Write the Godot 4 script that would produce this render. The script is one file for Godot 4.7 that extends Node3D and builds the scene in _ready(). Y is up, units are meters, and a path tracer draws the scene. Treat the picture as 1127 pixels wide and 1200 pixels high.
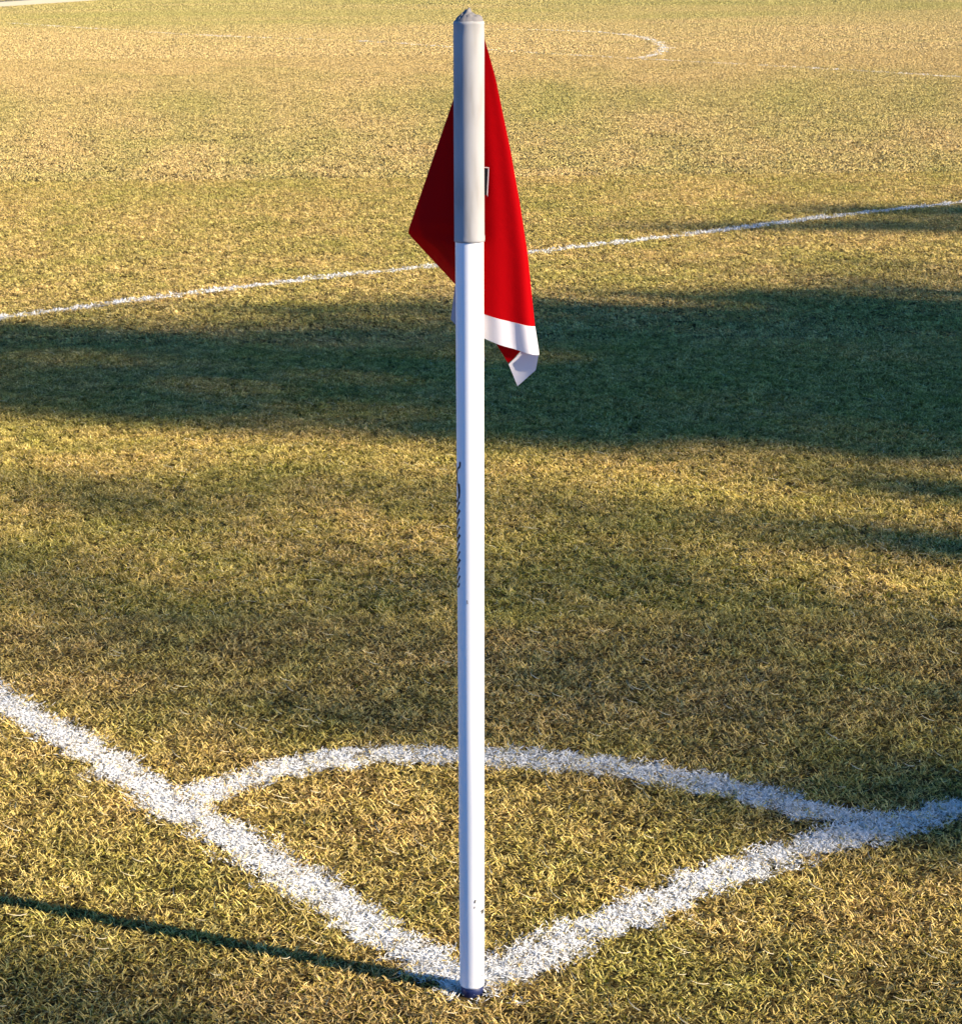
extends Node3D
# A football corner flag on a dormant winter pitch. x right, y up, the camera looks along -z.

const SUN_UP := 25.0                                   # degrees above the horizon
const SUN_SIDE := Vector3(0.9134, 0.0, 0.4072)         # level direction towards the sun
const SIDE := Vector3(0.4072, 0.0, -0.9134)            # level direction across it
const FLAG_AT := Vector3(-0.0223, 0.0, -3.246)

var rng := RandomNumberGenerator.new()
var patch_noise := FastNoiseLite.new()
var fine_noise := FastNoiseLite.new()
var paint_noise := FastNoiseLite.new()
var chalked: StandardMaterial3D
var lines := []                                        # every painted line: {points, half, box}

# ------------------------------------------------------------------ helpers
func lin(r: float, g: float, b: float) -> Color:
	return Color(r, g, b).linear_to_srgb()

func matte(r: float, g: float, b: float, rough := 0.8, spec := 0.3) -> StandardMaterial3D:
	var m := StandardMaterial3D.new()
	m.albedo_color = lin(r, g, b)
	m.roughness = rough
	m.metallic_specular = spec
	return m

func note(o: Node, label: String, category := "", kind := "", group := "") -> void:
	o.set_meta("label", label)
	if category: o.set_meta("category", category)
	if kind: o.set_meta("kind", kind)
	if group: o.set_meta("group", group)

func put(called: String, mesh: Mesh, m: Material, parent: Node = self) -> MeshInstance3D:
	var o := MeshInstance3D.new()
	o.name = called
	o.mesh = mesh
	o.material_override = m
	parent.add_child(o, true)
	return o

func close(st: SurfaceTool) -> ArrayMesh:
	st.generate_normals()
	return st.commit()

func tri(st: SurfaceTool, a: Vector3, b: Vector3, c: Vector3) -> void:
	st.add_vertex(a); st.add_vertex(b); st.add_vertex(c)

func quad(st: SurfaceTool, a: Vector3, b: Vector3, c: Vector3, d: Vector3) -> void:   # clockwise as seen from outside
	tri(st, a, b, c)
	tri(st, a, c, d)

func lathe(profile: Array, sides := 40, wobble := 0.0, capped := true) -> ArrayMesh:  # profile: Vector2(radius, height), bottom to top
	var st := SurfaceTool.new()
	st.begin(Mesh.PRIMITIVE_TRIANGLES)
	st.set_smooth_group(0)
	var ring := func(k: int, i: int) -> Vector3:
		var t := TAU * (i % sides) / sides
		var r: float = profile[k].x * (1.0 + wobble * (sin(3.0 * t + k * 0.9) * 0.6 + sin(5.0 * t - k * 1.7) * 0.4))
		return Vector3(cos(t) * r, profile[k].y, sin(t) * r)
	for k in profile.size() - 1:
		for i in sides:
			quad(st, ring.call(k + 1, i + 1), ring.call(k + 1, i), ring.call(k, i), ring.call(k, i + 1))
	if capped:
		for i in sides:
			var top: Vector2 = profile[-1]
			st.set_smooth_group(1)
			tri(st, Vector3(0, top.y, 0), ring.call(profile.size() - 1, i), ring.call(profile.size() - 1, i + 1))
	return close(st)

func sheet(rows: Array, thick := 0.0012) -> ArrayMesh:  # rows of points, top to bottom and left to right as seen from +z: cloth with two faces and a rim
	var n := rows.size()
	var w: int = rows[0].size()
	var st := SurfaceTool.new()
	st.begin(Mesh.PRIMITIVE_TRIANGLES)
	var back := Vector3(0, 0, -thick)
	for i in n - 1:
		for j in w - 1:
			var a: Vector3 = rows[i][j]
			var b: Vector3 = rows[i][j + 1]
			var c: Vector3 = rows[i + 1][j + 1]
			var d: Vector3 = rows[i + 1][j]
			st.set_smooth_group(0)
			quad(st, a, b, c, d)
			st.set_smooth_group(1)
			quad(st, b + back, a + back, d + back, c + back)
	st.set_smooth_group(2)
	for j in w - 1:
		quad(st, rows[0][j] + back, rows[0][j + 1] + back, rows[0][j + 1], rows[0][j])
		quad(st, rows[n - 1][j], rows[n - 1][j + 1], rows[n - 1][j + 1] + back, rows[n - 1][j] + back)
	for i in n - 1:
		quad(st, rows[i][0] + back, rows[i][0], rows[i + 1][0], rows[i + 1][0] + back)
		quad(st, rows[i][w - 1], rows[i][w - 1] + back, rows[i + 1][w - 1] + back, rows[i + 1][w - 1])
	return close(st)

func along(curve: Array, at: float) -> float:           # curve: Vector2(key, value), keys falling or rising
	var up: bool = curve[-1].x > curve[0].x
	for k in curve.size() - 1:
		var a: Vector2 = curve[k]
		var b: Vector2 = curve[k + 1]
		if (at <= b.x) if up else (at >= b.x):
			return lerpf(a.y, b.y, clampf((at - a.x) / (b.x - a.x), 0, 1))
	return curve[-1].y

# ------------------------------------------------------------------ the world
func _ready() -> void:
	var cam := Camera3D.new()
	cam.name = "camera"
	cam.position = Vector3(0, 1.611, 0)
	cam.rotation = Vector3(-deg_to_rad(14.345), 0, -deg_to_rad(0.63))
	cam.fov = 25.96
	cam.near = 0.05
	cam.far = 900.0
	add_child(cam)

	var sky := ProceduralSkyMaterial.new()
	sky.sky_top_color = lin(0.019, 0.068, 0.150)
	sky.sky_horizon_color = lin(0.10, 0.50, 1.6)
	sky.sky_curve = 0.13
	sky.ground_bottom_color = lin(0.16, 0.13, 0.07)
	sky.ground_horizon_color = lin(0.2, 0.18, 0.12)
	var env := Environment.new()
	env.background_mode = Environment.BG_SKY
	env.sky = Sky.new()
	env.sky.sky_material = sky
	env.tonemap_mode = Environment.TONE_MAPPER_LINEAR
	env.tonemap_exposure = 2.28
	env.sdfgi_enabled = true
	env.ssao_enabled = true
	env.ssil_enabled = true
	var we := WorldEnvironment.new()
	we.name = "world_environment"
	we.environment = env
	add_child(we)

	var sun := DirectionalLight3D.new()
	sun.name = "sun"
	sun.light_color = lin(1.0, 0.86, 0.66)
	sun.light_energy = 1.6
	sun.light_angular_distance = 0.65
	sun.shadow_enabled = true
	var up := deg_to_rad(SUN_UP)
	var towards := (SUN_SIDE * cos(up) + Vector3.UP * sin(up)).normalized()
	add_child(sun)
	sun.look_at_from_position(towards * 50.0, Vector3.ZERO)

	rng.seed = 4711
	patch_noise.seed = 3
	patch_noise.frequency = 1.0
	patch_noise.fractal_octaves = 3
	fine_noise.seed = 8
	fine_noise.frequency = 1.0
	fine_noise.fractal_octaves = 2
	paint_noise.seed = 21
	paint_noise.frequency = 1.0
	paint_noise.fractal_octaves = 2

	make_ground()
	make_lines()
	make_kerb()
	make_trees()
	make_flag()
	make_grass()

func make_ground() -> void:
	var m := matte(1, 1, 1, 0.95, 0.1)
	var t := NoiseTexture2D.new()
	t.width = 1024
	t.height = 1024
	t.seamless = true
	var n := FastNoiseLite.new()
	n.seed = 5
	n.frequency = 0.045
	n.fractal_octaves = 5
	t.noise = n
	var ramp := Gradient.new()
	ramp.offsets = PackedFloat32Array([0.0, 0.35, 0.6, 1.0])
	ramp.colors = PackedColorArray([lin(0.03, 0.02, 0.009), lin(0.06, 0.042, 0.017), lin(0.10, 0.072, 0.03), lin(0.16, 0.12, 0.05)])
	t.color_ramp = ramp
	m.albedo_texture = t
	m.uv1_triplanar = true
	m.uv1_world_triplanar = true
	m.uv1_scale = Vector3.ONE * 0.7
	var plane := PlaneMesh.new()
	plane.size = Vector2(900, 900)
	var o := put("ground", plane, m)
	o.position = Vector3(0, -0.0125, -150)
	note(o, "dry brown soil of the pitch under the dormant grass", "ground", "structure")

# ------------------------------------------------------------------ painted lines
func make_lines() -> void:
	chalked = matte(1, 1, 1, 0.95, 0.1)
	var t := NoiseTexture2D.new()
	t.width = 512
	t.height = 512
	t.seamless = true
	var n := FastNoiseLite.new()
	n.seed = 31
	n.frequency = 0.09
	n.fractal_octaves = 3
	t.noise = n
	var ramp := Gradient.new()
	ramp.offsets = PackedFloat32Array([0.0, 0.45, 0.62, 1.0])
	ramp.colors = PackedColorArray([lin(0.07, 0.055, 0.035), lin(0.20, 0.18, 0.15), lin(0.55, 0.54, 0.51), lin(0.75, 0.74, 0.72)])
	t.color_ramp = ramp
	chalked.albedo_texture = t
	chalked.uv1_triplanar = true
	chalked.uv1_world_triplanar = true
	chalked.uv1_scale = Vector3.ONE * 5.0
	add_line("goal_line", [[-24.0, 37.3], [-14.0, 23.1], [-6.0, 11.7], [-2.6, 6.85], [-1.56, 5.37], [-1.074, 4.685], [-0.832, 4.379], [-0.601, 4.048], [-0.42, 3.804], [-0.249, 3.556], [-0.141, 3.414], [-0.012, 3.25]], 0.049,
		"white painted goal line running off to the left from the corner flag", "pitch line")
	add_line("touchline", [[-0.020, 3.262], [0.1, 3.392], [0.268, 3.55], [0.43, 3.691], [0.601, 3.811], [0.758, 3.901], [0.915, 3.982], [1.245, 4.153], [2.6, 4.93], [8.0, 8.2], [20.0, 15.4]], 0.053,
		"white painted touchline running off to the right from the corner flag, blue in shade", "pitch line")
	add_line("corner_arc", [[-0.580, 4.068], [-0.542, 4.114], [-0.458, 4.205], [-0.343, 4.273], [-0.205, 4.309], [-0.047, 4.304], [0.093, 4.285], [0.264, 4.221], [0.396, 4.155], [0.522, 4.069], [0.624, 3.985], [0.758, 3.915]], 0.058,
		"white quarter circle painted on the grass around the corner flag", "pitch line")
	add_line("penalty_area_side_line", [[-3.85, 8.58], [-2.799, 9.466], [-2.167, 9.966], [-1.475, 10.573], [-0.693, 11.196], [-0.267, 11.47], [0.418, 12.08], [1.166, 12.64], [2.292, 13.572], [3.065, 14.099], [4.25, 15.005], [7.0, 17.1]], 0.064,
		"thin white line slanting across the field behind the red flag", "pitch line")
	add_line("penalty_area_front_line", [[-22.0, 70.0], [-10.834, 51.834], [-5.116, 42.9], [-1.888, 39.393], [0.56, 35.015], [2.235, 32.524], [3.402, 30.862], [4.821, 28.883], [5.845, 27.183], [7.739, 24.285], [9.5, 21.6]], 0.055,
		"faint pale line far across the field, touching the small curved line", "pitch line")
	add_line("penalty_arc", [[0.045, 44.4], [1.354, 43.583], [2.119, 42.506], [2.541, 41.566], [2.892, 39.925], [3.023, 37.45], [2.966, 35.895], [2.764, 34.221], [2.514, 32.962], [2.25, 32.5]], 0.085,
		"small pale curved line far across the field, open to the left", "pitch line")

func add_line(called: String, pts: Array, half: float, label: String, category: String) -> void:
	var p := PackedVector2Array()
	for q in pts:
		p.append(Vector2(q[0], -q[1]))
	var fine := PackedVector2Array()                    # rounded between the points
	for i in p.size() - 1:
		var a := p[maxi(i - 1, 0)]
		var d := p[mini(i + 2, p.size() - 1)]
		for k in 4:
			fine.append(p[i].cubic_interpolate(p[i + 1], a, d, k / 4.0))
	fine.append(p[-1])
	var box := Rect2(fine[0], Vector2.ZERO)
	for q in fine:
		box = box.expand(q)
	var st := SurfaceTool.new()
	st.begin(Mesh.PRIMITIVE_TRIANGLES)
	var lr := RandomNumberGenerator.new()
	lr.seed = hash(called)
	var left := []
	var right := []
	for i in fine.size():
		var dir := (fine[mini(i + 1, fine.size() - 1)] - fine[maxi(i - 1, 0)]).normalized()
		var across := Vector2(-dir.y, dir.x)
		var a := fine[i] + across * half * lr.randf_range(0.45, 0.8)
		var b := fine[i] - across * half * lr.randf_range(0.45, 0.8)
		var h: float = -0.0085 + 0.0008 * lines.size()
		left.append(Vector3(a.x, h, a.y))
		right.append(Vector3(b.x, h, b.y))
	for i in fine.size() - 1:
		quad(st, left[i], left[i + 1], right[i + 1], right[i])
	var o := put(called, close(st), chalked)
	note(o, label, category, "structure")
	lines.append({"points": fine, "half": half, "box": box.grow(half * 2.0), "node": o, "tufts": []})

func line_depth(p: Vector2) -> Array:                  # [line number, distance to its middle as a share of its half width]
	var best := [-1, 9.0]
	for n in lines.size():
		var l = lines[n]
		if not l.box.has_point(p):
			continue
		var near := 1e9
		var pts: PackedVector2Array = l.points
		for i in pts.size() - 1:
			var c := Geometry2D.get_closest_point_to_segment(p, pts[i], pts[i + 1])
			near = minf(near, p.distance_squared_to(c))
		var share: float = sqrt(near) / l.half
		if share < best[1]:
			best = [n, share]
	return best

# ------------------------------------------------------------------ far kerb and car park
func make_kerb() -> void:
	var pts := [Vector3(-18.2, 0, -48.0), Vector3(-15.5, 0, -58.5), Vector3(-13.72, 0, -65.76), Vector3(-12.0, 0, -73.16), Vector3(-9.4, 0, -84.0), Vector3(-5.0, 0, -100.0)]
	var st := SurfaceTool.new()
	st.begin(Mesh.PRIMITIVE_TRIANGLES)
	var sd := SurfaceTool.new()
	sd.begin(Mesh.PRIMITIVE_TRIANGLES)
	for i in pts.size() - 1:
		var a: Vector3 = pts[i]
		var b: Vector3 = pts[i + 1]
		var w := Vector3(-0.3, 0, -0.06)
		var h := Vector3(0, 0.13, 0)
		quad(st, a + h, a, b, b + h)
		quad(st, a + h + w, a + h, b + h, b + h + w)
		quad(st, a + w, a + h + w, b + h + w, b + w)
		var far := Vector3(-30, 0, -8)
		quad(sd, a + w + Vector3.UP * 0.004, b + w + Vector3.UP * 0.004, b + far + Vector3.UP * 0.004, a + far + Vector3.UP * 0.004)
	note(put("kerb", close(st), matte(0.30, 0.28, 0.22, 0.9, 0.2)), "low pale concrete kerb along the far edge of the field", "kerb", "structure")
	note(put("pavement", close(sd), matte(0.10, 0.095, 0.09, 0.9, 0.2)), "dark paved strip beyond the pale far kerb", "pavement", "structure")

# ------------------------------------------------------------------ trees outside the frame, whose shade lies across the pitch
func make_trees() -> void:
	var bark := matte(0.12, 0.085, 0.055, 0.95, 0.1)
	var leaf := matte(0.05, 0.085, 0.03, 0.7, 0.3)
	leaf.backlight_enabled = true
	leaf.backlight = Color(0.35, 0.42, 0.15)
	# each lobe: where the middle of its shade falls (along the sun, across the sun), its radius, leaves per square metre of outline
	tree("leafy tree to the right whose dense crown lays the broad dark shadow band", 19.0, 8.2, leaf, bark, 1, [
		[-4.9, 7.35, 0.95, 190], [-3.2, 7.8, 1.15, 220], [-1.6, 8.3, 1.35, 260], [0.2, 8.4, 1.6, 260], [2.6, 8.3, 1.9, 200], [5.0, 8.2, 1.7, 200],
		[-0.4, 7.3, 0.6, 220], [-4.7, 6.68, 0.42, 170], [-3.6, 6.78, 0.36, 180], [-2.5, 6.95, 0.40, 240], [-3.5, 8.95, 0.65, 260], [-2.5, 9.55, 0.7, 280], [-1.6, 10.1, 0.75, 280], [-5.9, 7.85, 0.45, 200], [-5.2, 8.6, 0.35, 60], [-4.4, 9.3, 0.45, 45], [-2.2, 10.9, 0.6, 45]])
	tree("leafy tree to the right whose thin crown dims the grass beyond the corner arc", 24.0, 4.5, leaf, bark, 2, [
		[-3.6, 4.5, 0.68, 60], [-2.5, 4.5, 0.68, 68], [-1.5, 4.6, 0.58, 58], [-2.2, 4.0, 0.28, 50], [-1.3, 4.95, 0.4, 40], [-0.75, 4.0, 0.36, 290], [0.5, 4.1, 0.4, 300], [-0.30, 3.22, 0.24, 110], [1.4, 4.4, 0.7, 200], [3.5, 4.6, 1.1, 160], [5.5, 4.5, 1.3, 160],
		[-1.30, 5.96, 0.23, 450], [-0.7, 5.95, 0.26, 400], [0.2, 6.0, 0.3, 220], [-1.35, 6.55, 0.22, 450], [-0.7, 6.55, 0.26, 400], [0.3, 6.6, 0.3, 220], [-2.0, 5.3, 0.55, 48], [-3.7, 5.45, 0.66, 60], [-2.7, 5.95, 0.5, 52], [-0.8, 5.2, 0.45, 40]])
	tree("leafy tree to the right whose thin crown dims the grass in front of the flag", 22.0, 1.6, leaf, bark, 3, [
		[-2.3, 2.45, 0.46, 105], [-1.2, 2.47, 0.46, 115], [0.2, 2.3, 0.6, 90], [1.6, 1.7, 1.1, 120], [3.6, 1.4, 1.3, 150], [-1.4, 1.3, 0.6, 80]])
	tree("leafy tree to the right whose crown shades the far end of the slanting line", 25.0, 13.6, leaf, bark, 4, [
		[-4.1, 12.35, 0.22, 200], [-3.3, 12.7, 0.30, 240], [-2.3, 13.4, 0.70, 280], [-1.5, 13.9, 0.65, 240], [0.4, 13.7, 1.0, 240], [2.8, 13.6, 1.5, 200], [5.2, 13.5, 1.6, 180], [-2.5, 14.6, 0.25, 80]])

func tree(label: String, trunk_along: float, trunk_across: float, leaf: Material, bark: Material, seeded: int, lobes: Array) -> void:
	var r := RandomNumberGenerator.new()
	r.seed = 100 + seeded
	var foot := SUN_SIDE * trunk_along + SIDE * trunk_across
	var root := Node3D.new()
	root.name = "shade_tree"
	add_child(root, true)
	root.position = foot
	note(root, label, "tree", "", "trees off to the right that shade the pitch")
	var rise := tan(deg_to_rad(SUN_UP))
	var crown := SurfaceTool.new()
	crown.begin(Mesh.PRIMITIVE_TRIANGLES)
	var limbs := SurfaceTool.new()
	limbs.begin(Mesh.PRIMITIVE_TRIANGLES)
	for lobe in lobes:
		var shift := r.randf_range(-1.2, 1.2)           # nearer or farther along the sun's rays, the shade stays
		var reach: float = trunk_along - lobe[0] + shift
		var mid: Vector3 = SUN_SIDE * shift + SIDE * (lobe[1] - trunk_across) + Vector3.UP * reach * rise
		var rad: float = lobe[2]
		var n := int(lobe[3] * PI * rad * rad)
		for k in n:
			var d := Vector3(r.randfn(), r.randfn(), r.randfn()).normalized() * pow(r.randf(), 0.42) * rad
			d *= 1.0 + 0.25 * patch_noise.get_noise_3dv((mid + d * 2.0) * 0.9)
			var u := Vector3(r.randfn(), r.randfn(), r.randfn()).normalized()
			var v := u.cross(Vector3(r.randfn(), r.randfn(), r.randfn())).normalized()
			var s := r.randf_range(0.05, 0.085)
			var c := mid + d
			quad(crown, c - u * s * 1.5, c + v * s * 0.8, c + u * s * 1.6, c - v * s * 0.8)
		limb(limbs, Vector3(0, minf(mid.y * 0.55, 3.5), 0), mid, 0.05 + 0.03 * rad, 0.012)
	put("crown", close(crown), leaf, root)
	var trunk := lathe([Vector2(0.34, -0.05), Vector2(0.24, 0.5), Vector2(0.2, 2.0), Vector2(0.17, 3.6), Vector2(0.1, 6.0)], 14, 0.06)
	var t := put("trunk", trunk, bark, root)
	put("limbs", close(limbs), bark, t)

func limb(st: SurfaceTool, a: Vector3, b: Vector3, ra: float, rb: float) -> void:
	var mid := a.lerp(b, 0.5) + Vector3.UP * a.distance_to(b) * 0.1
	var pts := [a, mid, b]
	var rads := [ra, lerpf(ra, rb, 0.5), rb]
	for k in 2:
		var d: Vector3 = (pts[k + 1] - pts[k]).normalized()
		var u := d.cross(Vector3(0.3, 0.1, 0.9)).normalized()
		var v := d.cross(u)
		for i in 6:
			var e := u * cos(TAU * i / 6) + v * sin(TAU * i / 6)
			var f := u * cos(TAU * (i + 1) / 6) + v * sin(TAU * (i + 1) / 6)
			quad(st, pts[k + 1] + e * rads[k + 1], pts[k + 1] + f * rads[k + 1], pts[k] + f * rads[k], pts[k] + e * rads[k])

# ------------------------------------------------------------------ the corner flag
func make_flag() -> void:
	var flag := Node3D.new()
	flag.name = "corner_flag"
	add_child(flag)
	flag.position = FLAG_AT
	flag.rotation.z = -0.0083
	note(flag, "red corner flag with white border hanging limp on a white pole", "corner flag")

	var plastic := matte(0.80, 0.80, 0.79, 0.38, 0.5)
	var pole := put("pole", lathe([Vector2(0.0172, 0.003), Vector2(0.0192, 0.0045), Vector2(0.0197, 0.007), Vector2(0.0203, 0.6), Vector2(0.0209, 1.2), Vector2(0.0209, 1.5)], 56), plastic, flag)
	put("ground_socket", lathe([Vector2(0.0165, -0.02), Vector2(0.0178, -0.004), Vector2(0.0178, 0.000), Vector2(0.0160, 0.003)], 40), matte(0.012, 0.022, 0.09, 0.5, 0.5), flag)

	# the cloth sleeve over the top of the pole, with its hem and its crumpled sewn end
	var cloth_white := matte(0.37, 0.365, 0.36, 0.9, 0.15)
	weave(cloth_white)
	cloth_white.normal_scale = 0.04
	cloth_white.uv1_scale = Vector3(9.0, 1.6, 9.0)
	var grime := NoiseTexture2D.new()
	grime.width = 256
	grime.height = 256
	grime.seamless = true
	var gn := FastNoiseLite.new()
	gn.seed = 77
	gn.frequency = 0.02
	gn.fractal_octaves = 5
	grime.noise = gn
	var gr := Gradient.new()
	gr.offsets = PackedFloat32Array([0.0, 0.4, 0.7, 1.0])
	gr.colors = PackedColorArray([Color(0.86, 0.85, 0.83), Color(0.95, 0.945, 0.94), Color(0.985, 0.985, 0.985), Color(1, 1, 1)])
	grime.color_ramp = gr
	cloth_white.albedo_texture = grime
	put("sleeve", lathe([Vector2(0.0214, 1.1895), Vector2(0.0223, 1.1898), Vector2(0.0225, 1.193), Vector2(0.0224, 1.197), Vector2(0.0221, 1.2), Vector2(0.0220, 1.3), Vector2(0.0222, 1.4), Vector2(0.0222, 1.485), Vector2(0.0219, 1.4985), Vector2(0.0224, 1.5005), Vector2(0.0222, 1.5035), Vector2(0.0205, 1.505)], 48, 0.012, false), cloth_white, flag)
	var soiled := matte(0.20, 0.19, 0.19, 0.9, 0.2)
	weave(soiled)
	put("sleeve_end", crumpled_end(), soiled, flag)

	var red := matte(0.36, 0.0010, 0.0030, 0.75, 0.10)
	weave(red)
	red.backlight_enabled = true
	red.backlight = Color(0.5, 0.002, 0.006)
	var white := matte(0.58, 0.55, 0.57, 0.75, 0.2)
	weave(white)
	white.backlight_enabled = true
	white.backlight = Color(0.3, 0.28, 0.28)

	var right := [Vector2(1.480, 0.0225), Vector2(1.4247, 0.0382), Vector2(1.321, 0.0600), Vector2(1.2415, 0.0742), Vector2(1.168, 0.0856), Vector2(1.0616, 0.0966), Vector2(1.0206, 0.1031)]
	var fold := func(x: float, y: float) -> float:      # how the front of the cloth hangs behind the pole
		var t := clampf((1.48 - y) / 0.45, 0, 1)
		var u := x / maxf(along(right, y), 0.001)
		return -0.0275 + 0.33 * x + t * (0.0045 * sin(u * 5.6 + 0.6 + 0.5 * t) + 0.0022 * sin(u * 12.0 + 1.0 + t * 2.0)) - 0.030 * pow(u, 7.0) * t
	var front := []
	for i in 33:
		var row := []
		for j in 21:
			var u := j / 20.0
			var y := lerpf(1.480, lerpf(1.088, 1.0605, pow(u, 0.75)), i / 32.0)
			var x := u * along(right, y)
			row.append(Vector3(x, y, fold.call(x, y)))
		front.append(row)
	var panel := put("flag_cloth", sheet(front), red, flag)
	var band := []
	for i in 6:
		var row := []
		for j in 21:
			var u := j / 20.0
			var y := lerpf(lerpf(1.088, 1.0605, pow(u, 0.75)), lerpf(1.0560, 1.0172, pow(u, 0.70)), i / 5.0)
			var x := u * along(right, y)
			row.append(Vector3(x, y, fold.call(x, y) + 0.0009 + 0.0012 * sin(u * 17.0)))
		band.append(row)
	put("white_border", sheet(band, 0.0022), white, panel)

	# the layer folded back at the right edge, seen below the front one
	var back := []
	for i in 25:
		var row := []
		for j in 17:
			var u := j / 16.0
			var low := along([Vector2(0, 1.066), Vector2(0.29, 1.045), Vector2(0.575, 0.9975), Vector2(0.78, 1.0235), Vector2(1, 1.045)], u)
			var y := lerpf(1.44, low, i / 24.0)
			var x := u * along(right, maxf(y, 1.03)) * 0.995
			row.append(Vector3(x, y, lerpf(-0.056, fold.call(x, y) - 0.0025, pow(u, 4.0))))
		back.append(row)
	put("folded_layer", sheet(back), red, panel)
	var inner := [Vector2(0.0805, 1.0235), Vector2(0.0755, 1.0165), Vector2(0.0690, 1.0085), Vector2(0.0580, 0.9975)]
	var outer := [Vector2(0.1032, 1.0190), Vector2(0.0985, 0.9910), Vector2(0.0845, 0.9775), Vector2(0.0715, 0.9645)]
	var tip := []
	for i in 4:
		var row := []
		for j in 6:
			var q: Vector2 = inner[i].lerp(outer[i], j / 5.0)
			row.append(Vector3(q.x, q.y, lerpf(-0.0515, lerpf(-0.034, -0.048, i / 3.0), j / 5.0) + 0.0012 * sin(j * 1.3 + i)))
		tip.append(row)
	put("white_border", sheet(tip, 0.0022), white, panel)

	# the fold that stands out on the left
	var left := [Vector2(1.400, -0.020), Vector2(1.392, -0.0228), Vector2(1.186, -0.0945), Vector2(1.096, -0.0205), Vector2(1.090, -0.014)]
	var lobe := []
	for i in 37:
		var row := []
		for j in 17:
			var u := 1.0 - j / 16.0
			var y := lerpf(1.400, 1.090, i / 36.0)
			var x := u * along(left, y)
			var crease := exp(-pow((y - 1.192 + 0.004 * u) / 0.006, 2.0))
			var z := -0.028 - 0.030 * u * absf(x) / 0.09 - 0.010 * crease * clampf(1.4 - u, 0, 1)
			z -= (1.400 - y) * 0.32 * u
			if y < 1.188:
				z -= (1.188 - y) * 0.6 * u
			row.append(Vector3(x, y, z))
		lobe.append(row)
	put("side_fold", sheet(lobe), red, panel)
	# the end of the white border that hangs behind the pole
	var tail := []
	for i in 7:
		var row := []
		for j in 7:
			var u := j / 6.0
			var t := i / 6.0
			row.append(Vector3(lerpf(lerpf(-0.0215, -0.0285, t), lerpf(0.0190, 0.0222, t), u), lerpf(lerpf(1.121, 1.068, t), lerpf(1.050, 1.004, t), u), -0.040 - 0.004 * sin(u * 6.0)))
		tail.append(row)
	put("white_border", sheet(tail, 0.002), white, panel)

	# small care label by the sleeve: black with a white rim
	var tag_face := []
	var tag_rim := []
	for i in 5:
		var t := i / 4.0
		var y := lerpf(1.2955, 1.2570, t)
		tag_face.append([Vector3(0.0165, y - 0.001, -0.0150), Vector3(0.0275 - 0.002 * t, y - 0.0015, -0.0120)])
		tag_rim.append([Vector3(0.0275 - 0.002 * t, y, -0.0110), Vector3(0.0288 - 0.002 * t, y - 0.0005 - 0.003 * t, -0.0108)])
	var tag := put("care_label", sheet(tag_face, 0.0006), matte(0.015, 0.012, 0.014, 0.6, 0.4), panel)
	put("label_edge", sheet(tag_rim, 0.0008), matte(0.6, 0.5, 0.5, 0.7, 0.3), tag)
	put("label_edge", sheet([[Vector3(0.0200, 1.2968, -0.0115), Vector3(0.0288, 1.2960, -0.0105)], [Vector3(0.0200, 1.2956, -0.0115), Vector3(0.0288, 1.2948, -0.0105)]], 0.0008), matte(0.6, 0.5, 0.5, 0.7, 0.3), tag)

	# black script lettering that wraps round the far left of the pole, reading downwards
	var ink := matte(0.012, 0.013, 0.015, 0.5, 0.4)
	var letters := SurfaceTool.new()
	letters.begin(Mesh.PRIMITIVE_TRIANGLES)
	var strokes := [[[0.74, 0.8620], [0.72, 0.8545], [0.44, 0.8500], [0.26, 0.8420], [0.30, 0.8330], [0.52, 0.8220], [0.62, 0.8100], [0.40, 0.8000], [0.05, 0.7975]], [[0.62, 0.8280], [0.68, 0.8170], [0.60, 0.8060]]]
	for k in 10:
		var y := 0.7925 - k * 0.0128
		strokes.append([[-0.1, y - 0.011], [0.30, y - 0.004], [0.66 + 0.06 * sin(k * 2.1), y + 0.0075]])
		if k % 3 == 0:
			strokes.append([[0.20, y - 0.012], [0.48, y - 0.0105], [0.60, y - 0.0045]])
	for s in strokes:
		stroke(letters, s, 0.0016)
	put("printed_lettering", close(letters), ink, pole)
	for mark in [[[[1.78, 0.1520], [1.86, 0.1575]], 0.0012], [[[1.76, 0.1430], [1.80, 0.1465]], 0.0007], [[[2.38, 0.1335], [2.60, 0.1352], [2.78, 0.1340]], 0.0036], [[[2.50, 0.0240], [2.53, 0.0262]], 0.0012], [[[1.30, 0.6480], [1.33, 0.6420]], 0.0006]]:
		var scuff := SurfaceTool.new()
		scuff.begin(Mesh.PRIMITIVE_TRIANGLES)
		stroke(scuff, mark[0], mark[1])
		put("scuff_mark", close(scuff), matte(0.10, 0.095, 0.09, 0.8, 0.2), pole)

func weave(m: StandardMaterial3D) -> void:
	var t := NoiseTexture2D.new()
	t.width = 256
	t.height = 256
	t.seamless = true
	t.as_normal_map = true
	t.bump_strength = 3.0
	var n := FastNoiseLite.new()
	n.seed = 12
	n.frequency = 0.012
	n.fractal_octaves = 4
	t.noise = n
	m.normal_enabled = true
	m.normal_texture = t
	m.normal_scale = 0.22
	m.uv1_triplanar = true
	m.uv1_scale = Vector3.ONE * 9.0

func around_pole(turn: float, y: float, proud: float) -> Vector3:   # turn 0 is the left edge as the camera sees it, PI/2 faces the camera
	var r := lerpf(0.0197, 0.0209, clampf(y / 1.2, 0, 1)) + proud
	return Vector3(-cos(turn) * r, y, sin(turn) * r)

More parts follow.
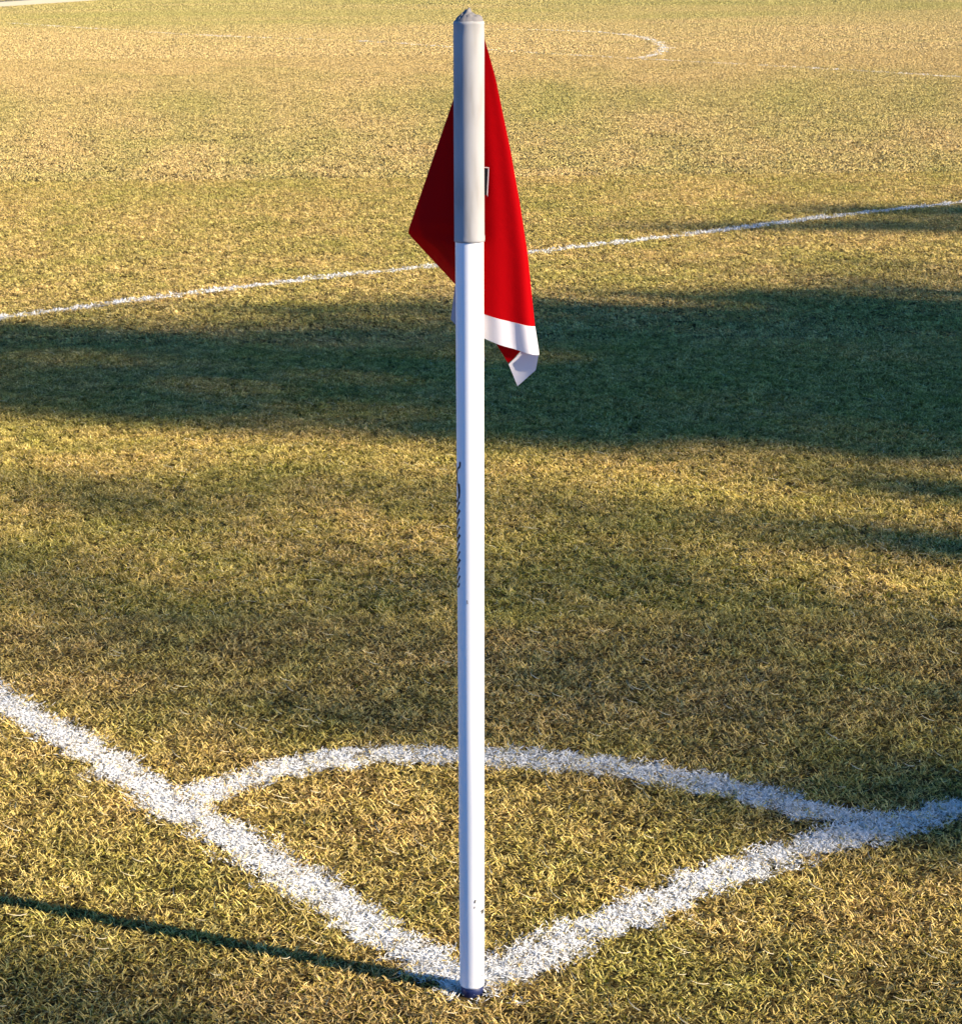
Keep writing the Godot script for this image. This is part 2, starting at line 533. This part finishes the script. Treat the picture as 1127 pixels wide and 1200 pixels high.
func stroke(st: SurfaceTool, pts: Array, half: float) -> void:
	for k in pts.size() - 1:
		for i in 4:
			var a := Vector2(lerpf(pts[k][0], pts[k + 1][0], i / 4.0), lerpf(pts[k][1], pts[k + 1][1], i / 4.0))
			var b := Vector2(lerpf(pts[k][0], pts[k + 1][0], (i + 1) / 4.0), lerpf(pts[k][1], pts[k + 1][1], (i + 1) / 4.0))
			var d := Vector2((b.x - a.x) * 0.02, b.y - a.y).normalized()
			var across := Vector2(-d.y / 0.02, d.x) * half
			quad(st, around_pole(a.x + across.x, a.y + across.y, 0.0004), around_pole(b.x + across.x, b.y + across.y, 0.0004), around_pole(b.x - across.x, b.y - across.y, 0.0004), around_pole(a.x - across.x, a.y - across.y, 0.0004))
			quad(st, around_pole(a.x - across.x, a.y - across.y, 0.0003), around_pole(b.x - across.x, b.y - across.y, 0.0003), around_pole(b.x + across.x, b.y + across.y, 0.0003), around_pole(a.x + across.x, a.y + across.y, 0.0003))

func crumpled_end() -> ArrayMesh:                       # the sewn end of the sleeve: pinched to a ridge on the left, caved in on the right
	var st := SurfaceTool.new()
	st.begin(Mesh.PRIMITIVE_TRIANGLES)
	st.set_smooth_group(0)
	var sides := 36
	var high := func(x: float, z: float) -> float:
		var ridge := 0.0185 * clampf(1.0 - absf(x + 0.0005) / 0.0215, 0, 1)
		if x > 0.0005:
			ridge = 0.0185 - 0.0045 * clampf((x - 0.0005) / 0.004, 0, 1) - 0.006 * clampf((x - 0.009) / 0.009, 0, 1)
			ridge -= 0.0075 * exp(-pow((x - 0.0095) / 0.0045, 2.0)) * exp(-pow((z + 0.001) / 0.006, 2.0))
		var edge := clampf(1.0 - sqrt(x * x + z * z) / 0.0212, 0, 1)
		var front := clampf((0.0215 - absf(z) * 1.0) / 0.0215, 0, 1)
		return 1.5045 + ridge * pow(front, 0.7) * clampf(edge * 7.0, 0, 1) + (0.0016 * sin(x * 700.0 + z * 500.0) + 0.0012 * sin(x * 260.0 - z * 900.0 + 1.0)) * clampf(edge * 4.0, 0, 1)
	for k in 9:
		for i in sides:
			var p := []
			for q in [[k, i], [k, i + 1], [k + 1, i + 1], [k + 1, i]]:
				var rr: float = 0.0212 * (1.0 - q[0] / 9.0)
				var t: float = TAU * (q[1] % sides) / sides
				var v := Vector2(cos(t), sin(t)) * rr
				p.append(Vector3(v.x, high.call(v.x, v.y), v.y))
			quad(st, p[0], p[3], p[2], p[1])
	return close(st)

# ------------------------------------------------------------------ grass
func blade_set(seeded: int, count: int, radius: float, length: Vector2, width: float, palette: Array, flat: float) -> ArrayMesh:
	var r := RandomNumberGenerator.new()
	r.seed = seeded
	var v := PackedVector3Array()
	var c := PackedColorArray()
	var idx := PackedInt32Array()
	for k in count:
		var at := Vector3(r.randf_range(-radius, radius), -0.010, r.randf_range(-radius, radius))
		var turn := r.randf() * TAU
		var go := Vector3(cos(turn), 0, sin(turn))
		var across := Vector3(-go.z, 0, go.x)
		var lean := r.randf_range(0.6, 1.4) + flat * 0.35
		var bend := r.randf_range(-0.7, 1.9)
		var veer := r.randf_range(-2.6, 2.6)
		var long := r.randf_range(length.x, length.y)
		var wide := width * r.randf_range(0.7, 1.25)
		var shade: Color = palette[r.randi() % palette.size()]
		shade = shade * r.randf_range(0.8, 1.2)
		shade.a = 1.0
		var first := v.size()
		var twist := r.randf_range(-1.5, 1.5)
		for s in 4:
			var t := s / 3.0
			var half := wide * 0.5 * (1.0 - 0.75 * t * t)
			var side := (across * cos(twist * (0.35 + t)) + Vector3.UP * sin(twist * (0.35 + t))) * half
			v.append(at - side)
			v.append(at + side)
			c.append(shade)
			c.append(shade)
			var a := lean + bend * t
			at += (go * sin(a) + Vector3.UP * cos(a) + across * veer * (t - 0.15)).normalized() * long / 3.0
			at.y = maxf(at.y, -0.008 + 0.005 * t)
		for s in 3:
			var b := first + s * 2
			idx.append_array(PackedInt32Array([b, b + 2, b + 3, b, b + 3, b + 1]))
	var arrays := []
	arrays.resize(Mesh.ARRAY_MAX)
	arrays[Mesh.ARRAY_VERTEX] = v
	arrays[Mesh.ARRAY_COLOR] = c
	arrays[Mesh.ARRAY_INDEX] = idx
	var m := ArrayMesh.new()
	m.add_surface_from_arrays(Mesh.PRIMITIVE_TRIANGLES, arrays)
	return m

func tone(x: float, z: float) -> Color:                 # where the turf is greener, paler or more worn
	var far := clampf((-z - 12.0) / 30.0, 0, 1)
	var g := lerpf(0.44, 0.22, far) + lerpf(0.75, 0.5, far) * patch_noise.get_noise_2d(x * lerpf(0.9, 0.10, far), z * lerpf(0.9, 0.16, far))
	g += 0.45 * (1.0 - far) * fine_noise.get_noise_2d(x * 4.0, z * 4.0)
	g += 0.28 * exp(-pow((-z - 24.0) / 2.2, 2.0)) - 0.35 * exp(-pow((-z - 34.0) / 6.0, 2.0))
	if -z > 44.0:
		g += 0.5 * clampf((-z - 46.0 - x * 0.15) / 5.0, 0, 1)
	g = clampf(g, 0, 1)
	var clump := 1.0 + 0.55 * (1.0 - far) * fine_noise.get_noise_2d(x * 11.0 + 40.0, z * 11.0)   # worn and thicker spots
	return Color(1.14, 1.0, 0.88).lerp(Color(0.82, 0.85, 0.58), g) * clump

func even(palette: Array, share: float) -> Array:   # from afar only the upper, paler blades show, and their tones run together
	var mean := Color(0.54, 0.455, 0.23)
	return palette.map(func(c): return c.lerp(mean, share))

func make_grass() -> void:
	var straw := [Color(0.72, 0.58, 0.25), Color(0.82, 0.70, 0.38), Color(0.62, 0.49, 0.19), Color(0.50, 0.40, 0.13), Color(0.40, 0.33, 0.09), Color(0.33, 0.30, 0.06), Color(0.25, 0.245, 0.04), Color(0.15, 0.105, 0.04), Color(0.09, 0.068, 0.028)]
	var chalk := [Color(0.86, 0.86, 0.86), Color(0.85, 0.85, 0.85), Color(0.82, 0.82, 0.81), Color(0.78, 0.77, 0.75), Color(0.60, 0.58, 0.53)]
	var m := matte(1, 1, 1, 0.75, 0.25)
	m.vertex_color_use_as_albedo = true
	m.backlight_enabled = true
	m.backlight = Color(0.36, 0.34, 0.28)
	var mp := matte(1, 1, 1, 0.85, 0.2)
	mp.vertex_color_use_as_albedo = true
	mp.backlight_enabled = true
	mp.backlight = Color(0.2, 0.2, 0.2)
	var worn := [0.08, 0.10, 0.20, 0.42, 0.55, 0.48]     # how much of each line has worn off
	var field := Node3D.new()
	field.name = "grass"
	add_child(field)
	note(field, "short dormant straw coloured grass with olive patches covering the pitch", "grass", "stuff")
	# from, to (metres ahead), tufts per square metre, blades, radius, length, width, evening out of tones
	var zones := [
		[2.55, 5.2, 11500.0, 7, 0.011, Vector2(0.0085, 0.0200), 0.0021, 0.0],
		[5.2, 9.0, 6600.0, 8, 0.014, Vector2(0.0095, 0.0225), 0.0024, 0.0],
		[9.0, 16.0, 1900.0, 9, 0.022, Vector2(0.012, 0.028), 0.0040, 0.3],
		[16.0, 34.0, 480.0, 11, 0.045, Vector2(0.018, 0.036), 0.0075, 0.7],
		[34.0, 60.0, 170.0, 12, 0.080, Vector2(0.020, 0.040), 0.013, 0.85],
		[60.0, 112.0, 55.0, 14, 0.14, Vector2(0.025, 0.045), 0.022, 0.9],
		# the turf to either side of that and in front of it, in larger tufts
		[0.7, 9.0, 1500.0, 10, 0.024, Vector2(0.012, 0.028), 0.0046, 0.3],
		[9.0, 16.0, 420.0, 12, 0.042, Vector2(0.016, 0.034), 0.0080, 0.5],
		[16.0, 34.0, 150.0, 13, 0.075, Vector2(0.020, 0.040), 0.014, 0.6],
		[34.0, 112.0, 15.0, 16, 0.22, Vector2(0.030, 0.055), 0.040, 0.75]]
	for zi in zones.size():
		var z: Array = zones[zi]
		var kinds := 4
		var meshes := []
		var white_meshes := []
		for k in kinds:
			meshes.append(blade_set(10 * zi + k, z[3], z[4], z[5], z[6], even(straw, z[7]), 0.3))
			white_meshes.append(blade_set(500 + 10 * zi + k, z[3], z[4], z[5] * 0.85, z[6] * 1.1, chalk, 0.35))
		var place := []
		var tint := []
		var white_place := {}
		for k in kinds:
			place.append([])
			tint.append([])
		var d: float = z[0]
		var step := 0.25 if z[0] < 12.0 else 1.0
		while d < z[1]:
			var inner := d * 0.2166 * 1.12 + 0.45
			var outer: bool = zi >= 6
			var half := d * 0.6 + 2.6 if outer else inner
			var n := int(z[2] * half * 2.0 * step)
			for i in n:
				var x := rng.randf_range(-half, half)
				if outer and d >= 2.5 and absf(x) < inner - 0.03:
					continue
				var y := -rng.randf_range(d, d + step)
				var k := rng.randi() % kinds
				var size := rng.randf_range(0.75, 1.25)
				var basis := Basis(Vector3.UP, rng.randf() * TAU).scaled(Vector3(size, size * rng.randf_range(0.75, 1.15), size))
				var chance := rng.randf()
				if (FLAG_AT + Vector3(0, 0, 0.006) - Vector3(x, 0, y)).length() < 0.029 or (FLAG_AT + Vector3(-0.012, 0, 0.022) - Vector3(x, 0, y)).length() < 0.022:
					continue
				var near := line_depth(Vector2(x, y))
				var bare := paint_noise.get_noise_2d(x * 9.0, y * 9.0)
				if near[0] >= 0 and near[1] < 1.6 + 0.3 * bare and chance < 0.97 - 0.86 * smoothstep(0.45, 1.25, near[1] - 0.25 * bare) + 0.5 * minf(bare + 0.08, 0.0) - worn[near[0]]:
					var key: int = near[0] * 10 + k
					if not white_place.has(key):
						white_place[key] = []
					white_place[key].append(Transform3D(basis, Vector3(x, 0, y)))
					white_place[key].append(Transform3D(basis.rotated(Vector3.UP, 2.0), Vector3(x + rng.randf_range(-0.5, 0.5) * z[4], 0.001, y + rng.randf_range(-0.5, 0.5) * z[4])))
					continue
				place[k].append(Transform3D(basis, Vector3(x, 0, y)))
				var c := tone(x, y) * rng.randf_range(0.82 + 0.12 * z[7], 1.18 - 0.12 * z[7])
				c.a = 1.0
				tint[k].append(c)
			d += step
		if zi < 2:                                       # longer dead strands lying loose on the turf
			var loose := blade_set(900 + zi, 1, 0.001, Vector2(0.034, 0.046), 0.0024, [Color(0.80, 0.70, 0.45)], 2.2)
			var lying := []
			var pale := []
			for i in (900 if zi == 0 else 1500):
				var y := rng.randf_range(z[0], z[1])
				var half := y * 0.2166 * 1.12 + 0.45
				var p := Vector2(rng.randf_range(-half, half), -y)
				if line_depth(p)[1] > 1.2:
					lying.append(Transform3D(Basis(Vector3.UP, rng.randf() * TAU).scaled(Vector3(rng.randf_range(0.6, 1.1), 1.0, rng.randf_range(0.5, 1.2)) * rng.randf_range(0.7, 1.1)), Vector3(p.x, rng.randf_range(0.010, 0.017), p.y)))
					pale.append(Color(1, 1, 1) * rng.randf_range(0.75, 1.1))
			scatter("loose_straw", loose, m, lying, pale, field)
		for k in kinds:
			scatter("grass_blades", meshes[k], m, place[k], tint[k], field)
		for key in white_place:
			scatter("painted_blades", white_meshes[key % 10], mp, white_place[key], [], lines[key / 10].node)

func scatter(called: String, mesh: Mesh, m: Material, where: Array, tints: Array, parent: Node) -> void:
	var mm := MultiMesh.new()
	mm.transform_format = MultiMesh.TRANSFORM_3D
	mm.use_colors = not tints.is_empty()
	mm.mesh = mesh
	mm.instance_count = where.size()
	for i in where.size():
		mm.set_instance_transform(i, where[i])
		if mm.use_colors:
			mm.set_instance_color(i, tints[i])
	var o := MultiMeshInstance3D.new()
	o.name = called
	o.multimesh = mm
	o.material_override = m
	o.set_meta("kind", "stuff")
	parent.add_child(o, true)
